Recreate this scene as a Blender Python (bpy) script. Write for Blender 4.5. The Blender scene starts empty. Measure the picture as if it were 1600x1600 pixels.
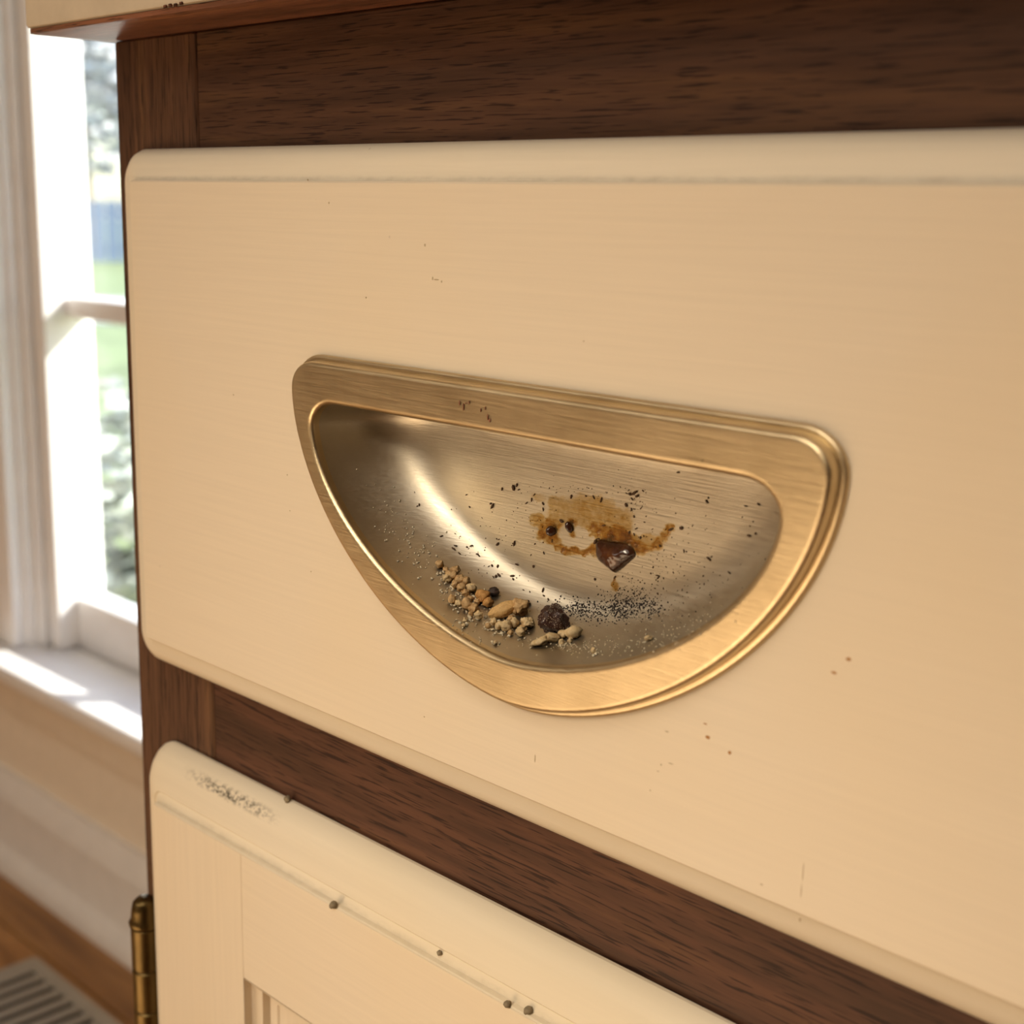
import bpy, bmesh, math, random
import numpy as np
from mathutils import Vector, Matrix, noise as mnoise
from mathutils.bvhtree import BVHTree

random.seed(7)
rng = np.random.default_rng(7)
SC = bpy.context.scene
COL = SC.collection

# ------------------------------------------------------------------ camera
CAM = Vector((0.36155521, -0.21839305, 0.81730608))
CR = Matrix(((0.70627162, -0.16327283, 0.68885585),
             (0.70768478, 0.13665410, -0.69318678),
             (0.01904360, 0.97707095, 0.21206061)))
FPX = 2215.0
cam_data = bpy.data.cameras.new('camera')
cam_data.sensor_width = 36.0
cam_data.lens = FPX * 36.0 / 1600.0
cam_data.clip_start = 0.01
cam_data.clip_end = 300
cam = bpy.data.objects.new('camera', cam_data)
COL.objects.link(cam)
M4 = CR.to_4x4(); M4.translation = CAM
cam.matrix_world = M4
SC.camera = cam
cam_data.dof.use_dof = True
cam_data.dof.focus_distance = 0.345
cam_data.dof.aperture_fstop = 17.0
cam_data.dof.aperture_blades = 0

# ------------------------------------------------------------------ world, sun, lamps, exposure
SC.view_settings.view_transform = 'Standard'
SC.view_settings.look = 'None'
SC.view_settings.gamma = 1.0
SC.view_settings.use_curve_mapping = False
SC.view_settings.exposure = 0.12
SC.cycles.use_denoising = True
SC.cycles.max_bounces = 10
SC.cycles.sample_clamp_indirect = 6.0
SC.cycles.caustics_reflective = False
SC.cycles.caustics_refractive = False

world = bpy.data.worlds.new('world'); SC.world = world
world.use_nodes = True
wn = world.node_tree.nodes; wl = world.node_tree.links
sky = wn.new('ShaderNodeTexSky')
sky.sky_type = 'NISHITA'
sky.sun_disc = False
sky.sun_elevation = math.radians(36)
sky.sun_rotation = math.radians(30)
wn['Background'].inputs['Strength'].default_value = 0.50
wl.new(sky.outputs[0], wn['Background'].inputs['Color'])

def light(name, kind, loc, direction, energy, color, size=None, size_y=None, spread=None):
    d = bpy.data.lights.new(name, kind)
    d.energy = energy; d.color = color
    if size is not None:
        d.size = size
        if size_y is not None:
            d.shape = 'RECTANGLE'; d.size_y = size_y
    if spread is not None:
        d.spread = spread
    o = bpy.data.objects.new(name, d); COL.objects.link(o)
    o.location = loc
    o.rotation_euler = Vector(direction).to_track_quat('-Z', 'Y').to_euler()
    return o

sun = light('sun', 'SUN', (3, 6, 6), (-0.85, -1.0, -0.85), 12.0, (1.0, 0.95, 0.86))
sun.data.angle = math.radians(0.6)
# the room's ceiling fixture, then unseen fills added to light the cabinet
ceil_lamp = light('ceiling_light', 'AREA', (0.30, -1.35, 2.42), (0, 0, -1), 13.0, (1.0, 0.92, 0.79), 1.0, 1.0)
room_fill = light('added_room_fill', 'AREA', (-0.9, -2.3, 1.9), (-0.05, 1.0, -0.50), 7.4, (1.0, 0.90, 0.78), 1.0, 0.8)  # unseen fill added to lift the window wall and drawer
bounce_fill = light('added_floor_bounce', 'AREA', (-0.12, -0.90, 0.14), (0.20, 1.0, 0.58), 6.4, (1.0, 0.74, 0.47), 0.8, 0.6)  # added stand-in for warm bounce off the sunlit floor
spot_fill = light('added_spot', 'SPOT', (0.05, -1.00, 1.30), Vector((0.140, 0.0, 0.670)) - Vector((0.05, -1.00, 1.30)), 52.0, (1.0, 0.84, 0.62))  # unseen spot added to brighten the middle of the drawer front
spot_fill.data.spot_size = math.radians(12.5); spot_fill.data.spot_blend = 1.0; spot_fill.data.shadow_soft_size = 0.16

# ------------------------------------------------------------------ helpers
def link(nt, a, b): nt.links.new(a, b)

def new_mat(name):
    m = bpy.data.materials.new(name); m.use_nodes = True
    nt = m.node_tree
    return m, nt, nt.nodes['Principled BSDF']

def node(nt, kind, **kw):
    n = nt.nodes.new(kind)
    for k, v in kw.items():
        setattr(n, k, v)
    return n

def coords(nt, scale, loc=(0, 0, 0), rot=(0, 0, 0)):
    tc = node(nt, 'ShaderNodeTexCoord')
    mp = node(nt, 'ShaderNodeMapping')
    mp.inputs['Scale'].default_value = scale
    mp.inputs['Location'].default_value = loc
    mp.inputs['Rotation'].default_value = rot
    link(nt, tc.outputs['Object'], mp.inputs['Vector'])
    return mp.outputs['Vector']

def noise(nt, vec, scale=1.0, detail=3.0, rough=0.55, dist=0.0):
    n = node(nt, 'ShaderNodeTexNoise')
    n.inputs['Scale'].default_value = scale
    n.inputs['Detail'].default_value = detail
    n.inputs['Roughness'].default_value = rough
    n.inputs['Distortion'].default_value = dist
    link(nt, vec, n.inputs['Vector'])
    return n.outputs['Fac']

def ramp(nt, fac, stops):
    r = node(nt, 'ShaderNodeValToRGB')
    e = r.color_ramp.elements
    while len(e) < len(stops): e.new(0.5)
    for i, (p, c) in enumerate(stops):
        e[i].position = p
        e[i].color = c if len(c) == 4 else (*c, 1)
    link(nt, fac, r.inputs['Fac'])
    return r.outputs['Color']

def mix(nt, fac, a, b, mode='MIX'):
    m = node(nt, 'ShaderNodeMix', data_type='RGBA', blend_type=mode)
    for sock, v in ((m.inputs[0], fac), (m.inputs[6], a), (m.inputs[7], b)):
        if hasattr(v, 'is_linked'): link(nt, v, sock)
        elif isinstance(v, (int, float)): sock.default_value = v
        else: sock.default_value = v if len(v) == 4 else (*v, 1)
    return m.outputs[2]

def bump(nt, height, strength, dist, bsdf, prev=None):
    b = node(nt, 'ShaderNodeBump')
    b.inputs['Strength'].default_value = strength
    b.inputs['Distance'].default_value = dist
    link(nt, height, b.inputs['Height'])
    if prev is not None: link(nt, prev, b.inputs['Normal'])
    link(nt, b.outputs['Normal'], bsdf.inputs['Normal'])
    return b.outputs['Normal']

def g(v): return (v, v, v)
def srgb(r, g_, b):
    def f(c):
        c /= 255.0
        return c / 12.92 if c <= 0.04045 else ((c + 0.055) / 1.055) ** 2.4
    return (f(r), f(g_), f(b))

def mk(name, verts, faces, mat=None, parent=None, smooth=None, label=None, cat=None, group=None, kind=None):
    me = bpy.data.meshes.new(name)
    me.from_pydata([tuple(v) for v in verts], [], faces)
    me.validate()
    bm = bmesh.new(); bm.from_mesh(me)
    bmesh.ops.recalc_face_normals(bm, faces=bm.faces)
    bm.to_mesh(me); bm.free()
    if smooth is not None:
        for p in me.polygons: p.use_smooth = True
        me.set_sharp_from_angle(angle=math.radians(smooth))
    if mat: me.materials.append(mat)
    o = bpy.data.objects.new(name, me); COL.objects.link(o)
    if parent: o.parent = parent
    tag(o, label, cat, group, kind)
    return o

def tag(o, label=None, cat=None, group=None, kind=None):
    if label: o['label'] = label
    if cat: o['category'] = cat
    if group: o['group'] = group
    if kind: o['kind'] = kind
    return o

def empty(name, loc=(0, 0, 0), **kw):
    o = bpy.data.objects.new(name, None); COL.objects.link(o)
    o.empty_display_size = 0.01
    o.location = loc
    return tag(o, **kw)

def boxgeo(x0, x1, y0, y1, z0, z1, bev=0.0, seg=2):
    bm = bmesh.new()
    bmesh.ops.create_cube(bm, size=1)
    for v in bm.verts:
        v.co = Vector(((x0 + x1) / 2 + v.co.x * (x1 - x0), (y0 + y1) / 2 + v.co.y * (y1 - y0), (z0 + z1) / 2 + v.co.z * (z1 - z0)))
    if bev > 0:
        bmesh.ops.bevel(bm, geom=bm.edges[:], offset=bev, segments=seg, affect='EDGES', profile=0.5)
    bm.verts.index_update()
    vs = [v.co.copy() for v in bm.verts]; fs = [[v.index for v in f.verts] for f in bm.faces]
    bm.free()
    return vs, fs

def box(name, x0, x1, y0, y1, z0, z1, mat, parent=None, bev=0.0, seg=2, **kw):
    vs, fs = boxgeo(x0, x1, y0, y1, z0, z1, bev, seg)
    return mk(name, vs, fs, mat, parent, smooth=35 if bev > 0 else None, **kw)

def join(parts):
    V, F = [], []
    for vs, fs in parts:
        o = len(V); V += list(vs); F += [[i + o for i in f] for f in fs]
    return V, F

def skin_loops(loops, cap0=False, cap1=False):
    """loops: equal-length closed rings -> quads between them"""
    n = len(loops[0]); V = [p for l in loops for p in l]; F = []
    for k in range(len(loops) - 1):
        for i in range(n):
            j = (i + 1) % n
            F.append([k * n + i, k * n + j, (k + 1) * n + j, (k + 1) * n + i])
    if cap0: F.append(list(range(n)))
    if cap1: F.append([(len(loops) - 1) * n + i for i in range(n)][::-1])
    return V, F

def rrect(x0, x1, z0, z1, r, y, n=8):
    pts = []
    r = max(r, 1e-5)
    for cx, cz, a0 in ((x1 - r, z1 - r, 0), (x0 + r, z1 - r, 90), (x0 + r, z0 + r, 180), (x1 - r, z0 + r, 270)):
        for i in range(n + 1):
            a = math.radians(a0 + 90 * i / n)
            pts.append(Vector((cx + r * math.cos(a), y, cz + r * math.sin(a))))
    return pts

def pix_ray(px, py):
    d = CR @ Vector((px - 800.0, -(py - 800.0), -FPX))
    return d.normalized()
def at_y(px, py, Y):
    d = pix_ray(px, py); return CAM + d * ((Y - CAM.y) / d.y)

# ------------------------------------------------------------------ materials
def paint_mat(name, base, stroke=(18, 300, 900), grime=0.25, rough=0.42, bump_s=0.04):
    m, nt, b = new_mat(name)
    v1 = coords(nt, (stroke[0], stroke[1], stroke[2]))
    n1 = noise(nt, v1, 1.0, 4, 0.6)
    v2 = coords(nt, (9, 9, 9))
    n2 = noise(nt, v2, 1.0, 3, 0.5)
    dark = tuple(c * 0.965 for c in base); lite = tuple(min(1, c * 1.015) for c in base)
    c1 = mix(nt, ramp(nt, n1, [(0.32, g(0)), (0.68, g(1))]), dark, lite)
    warm = (base[0] * 1.0, base[1] * 0.965, base[2] * 0.88)
    c2 = mix(nt, ramp(nt, n2, [(0.45, g(0)), (0.75, g(0.8))]), c1, warm)
    # scattered pin-head flecks
    v3 = coords(nt, (1, 1, 1))
    vo = node(nt, 'ShaderNodeTexVoronoi'); vo.inputs['Scale'].default_value = 130
    link(nt, v3, vo.inputs['Vector'])
    sp = ramp(nt, vo.outputs['Distance'], [(0.03, g(1)), (0.06, g(0))])
    nn = noise(nt, coords(nt, (40, 40, 40), (3, 1, 5)), 1.0, 1)
    msk = mix(nt, 1.0, sp, ramp(nt, nn, [(0.60, g(0)), (0.66, g(1))]), 'MULTIPLY')
    c3 = mix(nt, msk, c2, (0.22, 0.12, 0.05))
    c3b = mix(nt, grime, c2, c3)
    link(nt, c3b, b.inputs['Base Color'])
    b.inputs['Roughness'].default_value = rough
    b.inputs['Specular IOR Level'].default_value = 0.35
    nb = bump(nt, n1, bump_s, 0.002, b)
    return m, nt, b, c3b

PAINT = (0.80, 0.685, 0.525)
M_paint, _, _, _ = paint_mat('cream_paint', PAINT)
M_paint_v, _, _, _ = paint_mat('cream_paint_upright', PAINT, stroke=(700, 300, 14))

# moulded lip: cream painted paler for light from above, grime and shade at step
def lip_mat(name, zline, zgrime):
    m, nt, b, col = paint_mat(name, (0.80, 0.71, 0.56), stroke=(20, 200, 500), grime=0.3, rough=0.38)
    tc = node(nt, 'ShaderNodeTexCoord'); sx = node(nt, 'ShaderNodeSeparateXYZ')
    link(nt, tc.outputs['Object'], sx.inputs[0])
    # grime line along the step; on the drawer it paints the groove's shade
    def band(sock, centre, half):
        a = node(nt, 'ShaderNodeMath', operation='SUBTRACT'); link(nt, sock, a.inputs[0]); a.inputs[1].default_value = centre
        c = node(nt, 'ShaderNodeMath', operation='ABSOLUTE'); link(nt, a.outputs[0], c.inputs[0])
        d = node(nt, 'ShaderNodeMapRange'); link(nt, c.outputs[0], d.inputs['Value'])
        d.inputs['From Min'].default_value = half * 0.3; d.inputs['From Max'].default_value = half
        d.inputs['To Min'].default_value = 1; d.inputs['To Max'].default_value = 0
        return d.outputs['Result']
    b1 = band(sx.outputs['Z'], zline, 0.0012)
    nz = ramp(nt, noise(nt, coords(nt, (300, 300, 500)), 1, 4), [(0.42, g(0)), (0.75, g(1))])
    f1 = mix(nt, 1.0, b1, nz, 'MULTIPLY')
    f1 = mix(nt, 1.0, f1, g(0.28), 'MULTIPLY')
    c = mix(nt, f1, col, (0.42, 0.35, 0.24))
    if zgrime:
        b2 = band(sx.outputs['Z'], zgrime[0], zgrime[1]); b3 = band(sx.outputs['X'], zgrime[2], zgrime[3])
        nz2 = ramp(nt, noise(nt, coords(nt, (500, 500, 900)), 1, 4, 0.7), [(0.44, g(0)), (0.60, g(1))])
        f2 = mix(nt, 1.0, mix(nt, 1.0, b2, b3, 'MULTIPLY'), nz2, 'MULTIPLY')
        c = mix(nt, f2, c, (0.10, 0.085, 0.06))
    link(nt, c, b.inputs['Base Color'])
    return m
M_lip_drawer = lip_mat('cream_paint_drawer_lip', 0.8224, None)
M_lip_door = lip_mat('cream_paint_door_lip', 0.6308, (0.6432, 0.0022, 0.024, 0.026))

def walnut_mat(name, along='X', tint=1.0, red=1.0):
    m, nt, b = new_mat(name)
    def S(l, t): return (l, t, t) if along == 'X' else (t, t, l)
    off = (random.random() * 9, random.random() * 9, random.random() * 9)
    n1 = noise(nt, coords(nt, S(5, 70), off), 1.0, 4, 0.6, 0.6)
    n2 = noise(nt, coords(nt, S(22, 420), off), 1.0, 3, 0.6, 0.4)
    n3 = noise(nt, coords(nt, S(75, 1900), off), 1.0, 2, 0.5, 0.3)
    c1 = ramp(nt, n1, [(0.28, (0.040 * tint, 0.0185 * tint, 0.0095 * tint)), (0.5, (0.066 * tint * red, 0.030 * tint, 0.0165 * tint)), (0.74, (0.105 * tint * red, 0.051 * tint, 0.022 * tint))])
    c2 = mix(nt, ramp(nt, n2, [(0.35, g(0.40)), (0.6, g(0))]), c1, (0.022, 0.010, 0.0055))
    c3 = mix(nt, ramp(nt, n3, [(0.565, g(0)), (0.635, g(0.85))]), c2, (0.016, 0.0055, 0.003))
    link(nt, c3, b.inputs['Base Color'])
    b.inputs['Roughness'].default_value = 0.55
    b.inputs['Specular IOR Level'].default_value = 0.22
    bump(nt, n3, 0.12, 0.001, b)
    return m
M_wal_x = walnut_mat('walnut_rail', 'X', 1.35)
M_wal_x2 = walnut_mat('walnut_lower_rail', 'X', 1.5, 1.08)
M_wal_z = walnut_mat('walnut_stile', 'Z', 2.0, 0.95)

def metal_mat(name, base, rough, along=(70, 900, 3200), aniso=0.4, tarnish=(0.30, 0.21, 0.10), tfac=0.35):
    m, nt, b = new_mat(name)
    n1 = noise(nt, coords(nt, along), 1.0, 3, 0.6)
    n2 = noise(nt, coords(nt, (45, 45, 45)), 1.0, 4, 0.6)
    c = mix(nt, ramp(nt, n2, [(0.42, g(0)), (0.75, g(tfac))]), base, tarnish)
    c = mix(nt, ramp(nt, n1, [(0.3, g(0.22)), (0.7, g(0))]), c, tuple(x * 0.7 for x in base))
    link(nt, c, b.inputs['Base Color'])
    b.inputs['Metallic'].default_value = 1.0
    r = node(nt, 'ShaderNodeMapRange'); link(nt, n1, r.inputs['Value'])
    r.inputs['From Min'].default_value = 0.3; r.inputs['From Max'].default_value = 0.7
    r.inputs['To Min'].default_value = rough - 0.05; r.inputs['To Max'].default_value = rough + 0.07
    link(nt, r.outputs['Result'], b.inputs['Roughness'])
    b.inputs['Anisotropic'].default_value = aniso
    bump(nt, n1, 0.09, 0.0006, b)
    return m
M_brass = metal_mat('brushed_brass', (0.74, 0.60, 0.38), 0.36)
M_bowl = metal_mat('brushed_brass_greyed', (0.63, 0.57, 0.46), 0.40, along=(60, 700, 2600), tarnish=(0.36, 0.27, 0.16))  # same brass greyed: cooler reflections put into the base colour
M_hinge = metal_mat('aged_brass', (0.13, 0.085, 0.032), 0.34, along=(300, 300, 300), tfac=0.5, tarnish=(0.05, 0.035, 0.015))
M_register = None

def plain(name, col, rough=0.6, nscale=30, var=0.08, bump_s=0.0, spec=0.4):
    m, nt, b = new_mat(name)
    n = noise(nt, coords(nt, (nscale,) * 3), 1.0, 4)
    c = mix(nt, ramp(nt, n, [(0.3, g(0)), (0.7, g(1))]), tuple(max(0, x * (1 - var)) for x in col), tuple(min(1, x * (1 + var)) for x in col))
    link(nt, c, b.inputs['Base Color'])
    b.inputs['Roughness'].default_value = rough
    b.inputs['Specular IOR Level'].default_value = spec
    if bump_s: bump(nt, n, bump_s, 0.002, b)
    return m
M_wall = plain('tan_wall_paint', (0.90, 0.80, 0.67), 0.8, 60, 0.03)
M_roomwall = plain('room_wall_paint', (0.72, 0.60, 0.46), 0.8, 20, 0.04)
M_darkwall = plain('darkened_wall', (0.10, 0.062, 0.038), 0.6, 12, 0.2)  # no panelling known; unseen wall made dark to dim the bowl's reflections
M_ceiling = plain('ceiling_paint', (0.78, 0.73, 0.66), 0.9, 20, 0.03)
M_white = plain('white_gloss_paint', (0.88, 0.86, 0.85), 0.35, 40, 0.03)
M_register = plain('register_enamel', (0.42, 0.39, 0.34), 0.45)
M_counter = plain('worktop_laminate', (0.64, 0.55, 0.42), 0.4, 160, 0.05)
M_under = walnut_mat('worktop_underside_wood', 'X', 3.2, 1.15)
M_under.node_tree.nodes['Principled BSDF'].inputs['Roughness'].default_value = 0.3
M_cab_in = plain('cabinet_inside', (0.10, 0.06, 0.035), 0.7)

# floor boards, each board its own tone
M_floor, nt, b = new_mat('oak_board')
oi = node(nt, 'ShaderNodeObjectInfo')
va = node(nt, 'ShaderNodeVectorMath', operation='ADD')
link(nt, coords(nt, (6, 60, 60)), va.inputs[0]); 
cx = node(nt, 'ShaderNodeCombineXYZ'); mu = node(nt, 'ShaderNodeMath', operation='MULTIPLY'); mu.inputs[1].default_value = 40
link(nt, oi.outputs['Random'], mu.inputs[0]); link(nt, mu.outputs[0], cx.inputs[0]); link(nt, mu.outputs[0], cx.inputs[1])
link(nt, cx.outputs[0], va.inputs[1])
nf = noise(nt, va.outputs[0], 1.0, 4, 0.6, 0.5)
cf = ramp(nt, nf, [(0.3, (0.19, 0.080, 0.022)), (0.5, (0.34, 0.160, 0.048)), (0.72, (0.48, 0.25, 0.085))])
cf2 = mix(nt, 1.0, cf, ramp(nt, oi.outputs['Random'], [(0, g(0.75)), (1, g(1.15))]), 'MULTIPLY')
link(nt, cf2, b.inputs['Base Color']); b.inputs['Roughness'].default_value = 0.35
M_subfloor = plain('subfloor', (0.012, 0.009, 0.006), 0.8)

M_glass, nt, b = new_mat('window_glass')
nt.nodes.remove(b)
tr = node(nt, 'ShaderNodeBsdfTransparent'); tr.inputs[0].default_value = (0.97, 0.985, 0.98, 1)
gl = node(nt, 'ShaderNodeBsdfGlossy'); gl.inputs['Roughness'].default_value = 0.02
lw = node(nt, 'ShaderNodeLayerWeight'); lw.inputs['Blend'].default_value = 0.5
pw = node(nt, 'ShaderNodeMath', operation='POWER'); link(nt, lw.outputs['Facing'], pw.inputs[0]); pw.inputs[1].default_value = 5.0
fr = node(nt, 'ShaderNodeMath', operation='MULTIPLY_ADD'); link(nt, pw.outputs[0], fr.inputs[0]); fr.inputs[1].default_value = 0.5; fr.inputs[2].default_value = 0.02
ms = node(nt, 'ShaderNodeMixShader')
link(nt, fr.outputs[0], ms.inputs[0]); link(nt, tr.outputs[0], ms.inputs[1]); link(nt, gl.outputs[0], ms.inputs[2])
link(nt, ms.outputs[0], nt.nodes['Material Output'].inputs['Surface'])

# ------------------------------------------------------------------ room shell
WY = 0.515                      # room face of the window wall
XL, XR, YF, ZC = -2.7, 2.6, -3.2, 2.5
WX0, WX1, WZ0, WZ1 = -1.165, -0.30, 0.285, 1.62   # window opening
def wallparts():
    y0, y1 = WY, 0.591
    return join([boxgeo(XL, WX0, y0, y1, 0, ZC), boxgeo(WX1, XR, y0, y1, 0, ZC),
                 boxgeo(WX0, WX1, y0, y1, 0, WZ0), boxgeo(WX0, WX1, y0, y1, WZ1, ZC)])
v, f = wallparts()
wall_back = mk('wall_back', v, f, M_wall, label='tan painted wall below and around the window', kind='structure')
box('wall_left', XL - 0.1, XL, YF, WY + 0.16, 0, ZC, M_roomwall, kind='structure', label='tan side wall of the room beyond the window')
box('wall_right', XR, XR + 0.1, YF, WY + 0.16, 0, ZC, M_darkwall, kind='structure', label='unseen side wall behind the camera, darkened to dim the bowl reflections')
box('wall_front', XL - 0.1, XR + 0.1, YF - 0.1, YF, 0, ZC, M_roomwall, kind='structure', label='tan wall across the room facing the cabinet')
box('ceiling', XL - 0.1, XR + 0.1, YF - 0.1, WY + 0.16, ZC, ZC + 0.1, M_ceiling, kind='structure', label='pale plaster ceiling')

floor = box('floor', XL, XR, YF, WY, -0.06, -0.019, M_subfloor, kind='structure', label='brown wooden board floor')
bw, bl = 0.083, 1.15
vs, fs = boxgeo(0, bl - 0.0012, 0, bw - 0.0016, -0.018, 0, 0.0012, 1)
board0 = None
y = WY - bw; row = 0
while y > YF:
    x = XL - (row * 0.37 % bl)
    while x < XR:
        if board0 is None:
            o = mk('board', vs, fs, M_floor, floor); board0 = o
        else:
            o = board0.copy(); COL.objects.link(o); o.parent = floor
        o.location = (x, y, 0)
        x += bl
    y -= bw; row += 1

# baseboard with cap and shoe
prof = [(WY, 0.0), (WY - 0.030, 0.0), (WY - 0.030, 0.010), (WY - 0.026, 0.020), (WY - 0.018, 0.026), (WY - 0.016, 0.030),
        (WY - 0.016, 0.088), (WY - 0.021, 0.092), (WY - 0.021, 0.098), (WY - 0.012, 0.112), (WY - 0.008, 0.122), (WY, 0.122)]
V = []; F = []
for x in (XL, -0.037): V += [(x, a, c) for a, c in prof]
n = len(prof)
F = [[i, (i + 1) % n, n + (i + 1) % n, n + i] for i in range(n)] + [list(range(n)), list(range(n, 2 * n))]
mk('baseboard_back', V, F, M_white, kind='structure', smooth=40, label='white baseboard with shoe moulding under the window')

# ------------------------------------------------------------------ window
win = empty('window_1', ((WX0 + WX1) / 2, 0.57, WZ0), label='white painted sash window with bright garden behind it', kind='structure')
def wchild(name, geo, mat, smooth=35):
    o = mk(name, geo[0], geo[1], mat, smooth=smooth)
    o.parent = win; o.matrix_parent_inverse = Matrix.Translation(-Vector(win.location))
    return o
# jamb liner boards, head
wchild('jamb', boxgeo(WX0, WX0 + 0.012, WY - 0.004, 0.591, WZ0, WZ1), M_white)
wchild('jamb', boxgeo(WX1 - 0.012, WX1, WY - 0.004, 0.591, WZ0, WZ1), M_white)
wchild('jamb', boxgeo(WX0, WX1, WY - 0.004, 0.591, WZ1 - 0.012, WZ1), M_white)
# casing on the wall face
wchild('casing', boxgeo(WX0 - 0.075, WX0 + 0.004, WY - 0.020, WY, 0.30, WZ1 + 0.07, 0.004), M_white)
wchild('casing', boxgeo(WX1 - 0.004, WX1 + 0.075, WY - 0.020, WY, 0.30, WZ1 + 0.07, 0.004), M_white)
wchild('casing', boxgeo(WX0 + 0.0045, WX1 - 0.0045, WY - 0.020, WY, WZ1 - 0.004, WZ1 + 0.07, 0.004), M_white)
def sash(x0, x1, z0, z1, y0, y1, st, rb, rt, muntins):
    ym = (y0 + y1) / 2
    def member(a0, a1, c0, c1):
        return boxgeo(a0, a1, y0, y1, c0, c1, 0.004, 2)
    wchild('sash_stile', boxgeo(x0, x0 + st, 0.530, y1, z0, z1, 0.003, 2), M_white)
    wchild('sash_stile', boxgeo(x1 - st, x1, 0.530, y1, z0, z1, 0.003, 2), M_white)
    wchild('sash_rail', member(x0 + st, x1 - st, z0, z0 + rb), M_white)
    wchild('sash_rail', member(x0 + st, x1 - st, z1 - rt, z1), M_white)
    for mx in muntins:
        wchild('muntin', boxgeo(mx - 0.012, mx + 0.012, y0 + 0.004, y1 - 0.004, z0 + rb, z1 - rt, 0.004, 2), M_white)
    xs = [x0 + st] + list(muntins) + [x1 - st]
    for a, c in zip(xs[:-1], xs[1:]):
        wchild('pane', boxgeo(a, c, ym - 0.0015, ym + 0.0015, z0 + rb - 0.003, z1 - rt + 0.003), M_glass, None)
xa, xb = WX0 + 0.013, WX1 - 0.013
sash(xa, xb, 0.301, WZ1 - 0.013, 0.553, 0.590, 0.035, 0.060, 0.05, (-0.869, -0.60))
for a_, c_ in ((xa + 0.035, -0.881), (-0.857, -0.612), (-0.588, xb - 0.035)):
    wchild('muntin', boxgeo(a_, c_, 0.557, 0.586, 0.684, 0.708, 0.004, 2), M_white)
# parting stop between jamb and sash
wchild('sash_stop', boxgeo(WX0 + 0.012, WX0 + 0.024, 0.520, 0.5295, 0.301, WZ1 - 0.013, 0.003), M_white)
# stool (inner sill) and apron
sill = box('trim_1', WX0 - 0.09, WX1 + 0.09, 0.452, 0.553, 0.280, 0.300, M_white, bev=0.006, seg=3, kind='structure', label='white window stool with a strip of sunlight on its front edge')
box('trim_2', WX0 - 0.06, WX1 + 0.06, WY - 0.018, WY, 0.215, 0.2795, M_wall, bev=0.004, kind='structure', label='tan apron board below the window stool')
box('trim_3', WX0 - 0.02, WX1 + 0.02, 0.5535, 0.64, 0.255, 0.2995, M_white, kind='structure', label='white outer window ledge')

# ------------------------------------------------------------------ base cabinet
cab = empty('base_cabinet', (0.17, 0.26, 0.0), label='dark walnut base cabinet with cream drawer front and cream door', cat='cabinet')
CABINV = Matrix.Translation(-Vector(cab.location))
def cpart(o, parent=None):
    o.parent = parent or cab
    if parent is None: o.matrix_parent_inverse = CABINV
    return o
FY = 0.0100      # front of the face frame
CX0, CX1, SX = -0.0366, 0.3866, 0.0068
cpart(box('stile', CX0, SX, FY, FY + 0.020, 0.10, 0.8625, M_wal_z, bev=0.0006, seg=1, label='walnut stile with upright grain'))
cpart(box('stile', CX1 - 0.0434, CX1, FY, FY + 0.020, 0.10, 0.8625, M_wal_z, bev=0.0006, seg=1))
cpart(box('rail', SX + 0.0002, CX1 - 0.0436, FY + 0.0003, FY + 0.020, 0.812, 0.8625, M_wal_x, bev=0.0005, seg=1, label='upper walnut rail under the worktop'))
cpart(box('rail', SX + 0.0002, CX1 - 0.0436, FY + 0.0003, FY + 0.020, 0.634, 0.690, M_wal_x2, bev=0.0005, seg=1, label='walnut rail between drawer and door'))
cpart(box('rail', SX + 0.0002, CX1 - 0.0436, FY + 0.0003, FY + 0.020, 0.10, 0.14, M_wal_x2, bev=0.0005, seg=1))
cpart(box('side_panel', CX0 + 0.0005, CX0 + 0.018, FY + 0.0203, WY - 0.001, 0.0, 0.8625, M_wal_z))
cpart(box('side_panel', CX1 - 0.018, CX1 - 0.0005, FY + 0.0203, WY - 0.001, 0.0, 0.8625, M_wal_z))
cpart(box('cabinet_back', CX0 + 0.0185, CX1 - 0.0185, WY - 0.012, WY - 0.001, 0.10, 0.8625, M_cab_in))
cpart(box('cabinet_bottom', CX0 + 0.0185, CX1 - 0.0185, FY + 0.021, WY - 0.013, 0.10, 0.115, M_cab_in))
cpart(box('toe_kick', CX0 + 0.0185, CX1 - 0.0185, 0.07, 0.085, 0.0, 0.0995, M_cab_in))

# --- pull outlines (metres, drawer plane x / z)
def d_outline(cx, a, zt, zc, zb, nexp, rc, N_arc=72, N_c=8, N_top=24):
    """flat top, superelliptic bottom, rounded top corners; closed ring, counter-clockwise from top right"""
    pts = []
    b = zc - zb
    # right corner -> top edge -> left corner -> bottom arc
    for i in range(N_c):
        t = math.pi / 2 * i / N_c
        pts.append((cx + a - rc + rc * math.cos(t), zc + (zt - zc) * math.sin(t)))
    for i in range(N_top + 1):
        pts.append((cx + (a - rc) * (1 - 2 * i / N_top), zt))
    for i in range(1, N_c + 1):
        t = math.pi / 2 * (1 + i / N_c)
        pts.append((cx - a + rc + rc * math.cos(t), zc + (zt - zc) * math.sin(t)))
    for i in range(1, N_arc):
        t = math.pi * (1 + i / N_arc)
        c, s = math.cos(t), math.sin(t)
        x = math.copysign(abs(c) ** (2 / nexp), c); z = abs(s) ** (2 / nexp)
        pts.append((cx + a * x, zc - b * z))
    return pts
OUT = d_outline(0.1480, 0.0800, 0.7783, 0.7710, 0.7070, 1.76, 0.0090)
INN = d_outline(0.1470, 0.0702, 0.7682, 0.7620, 0.7178, 1.70, 0.0085)
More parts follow.
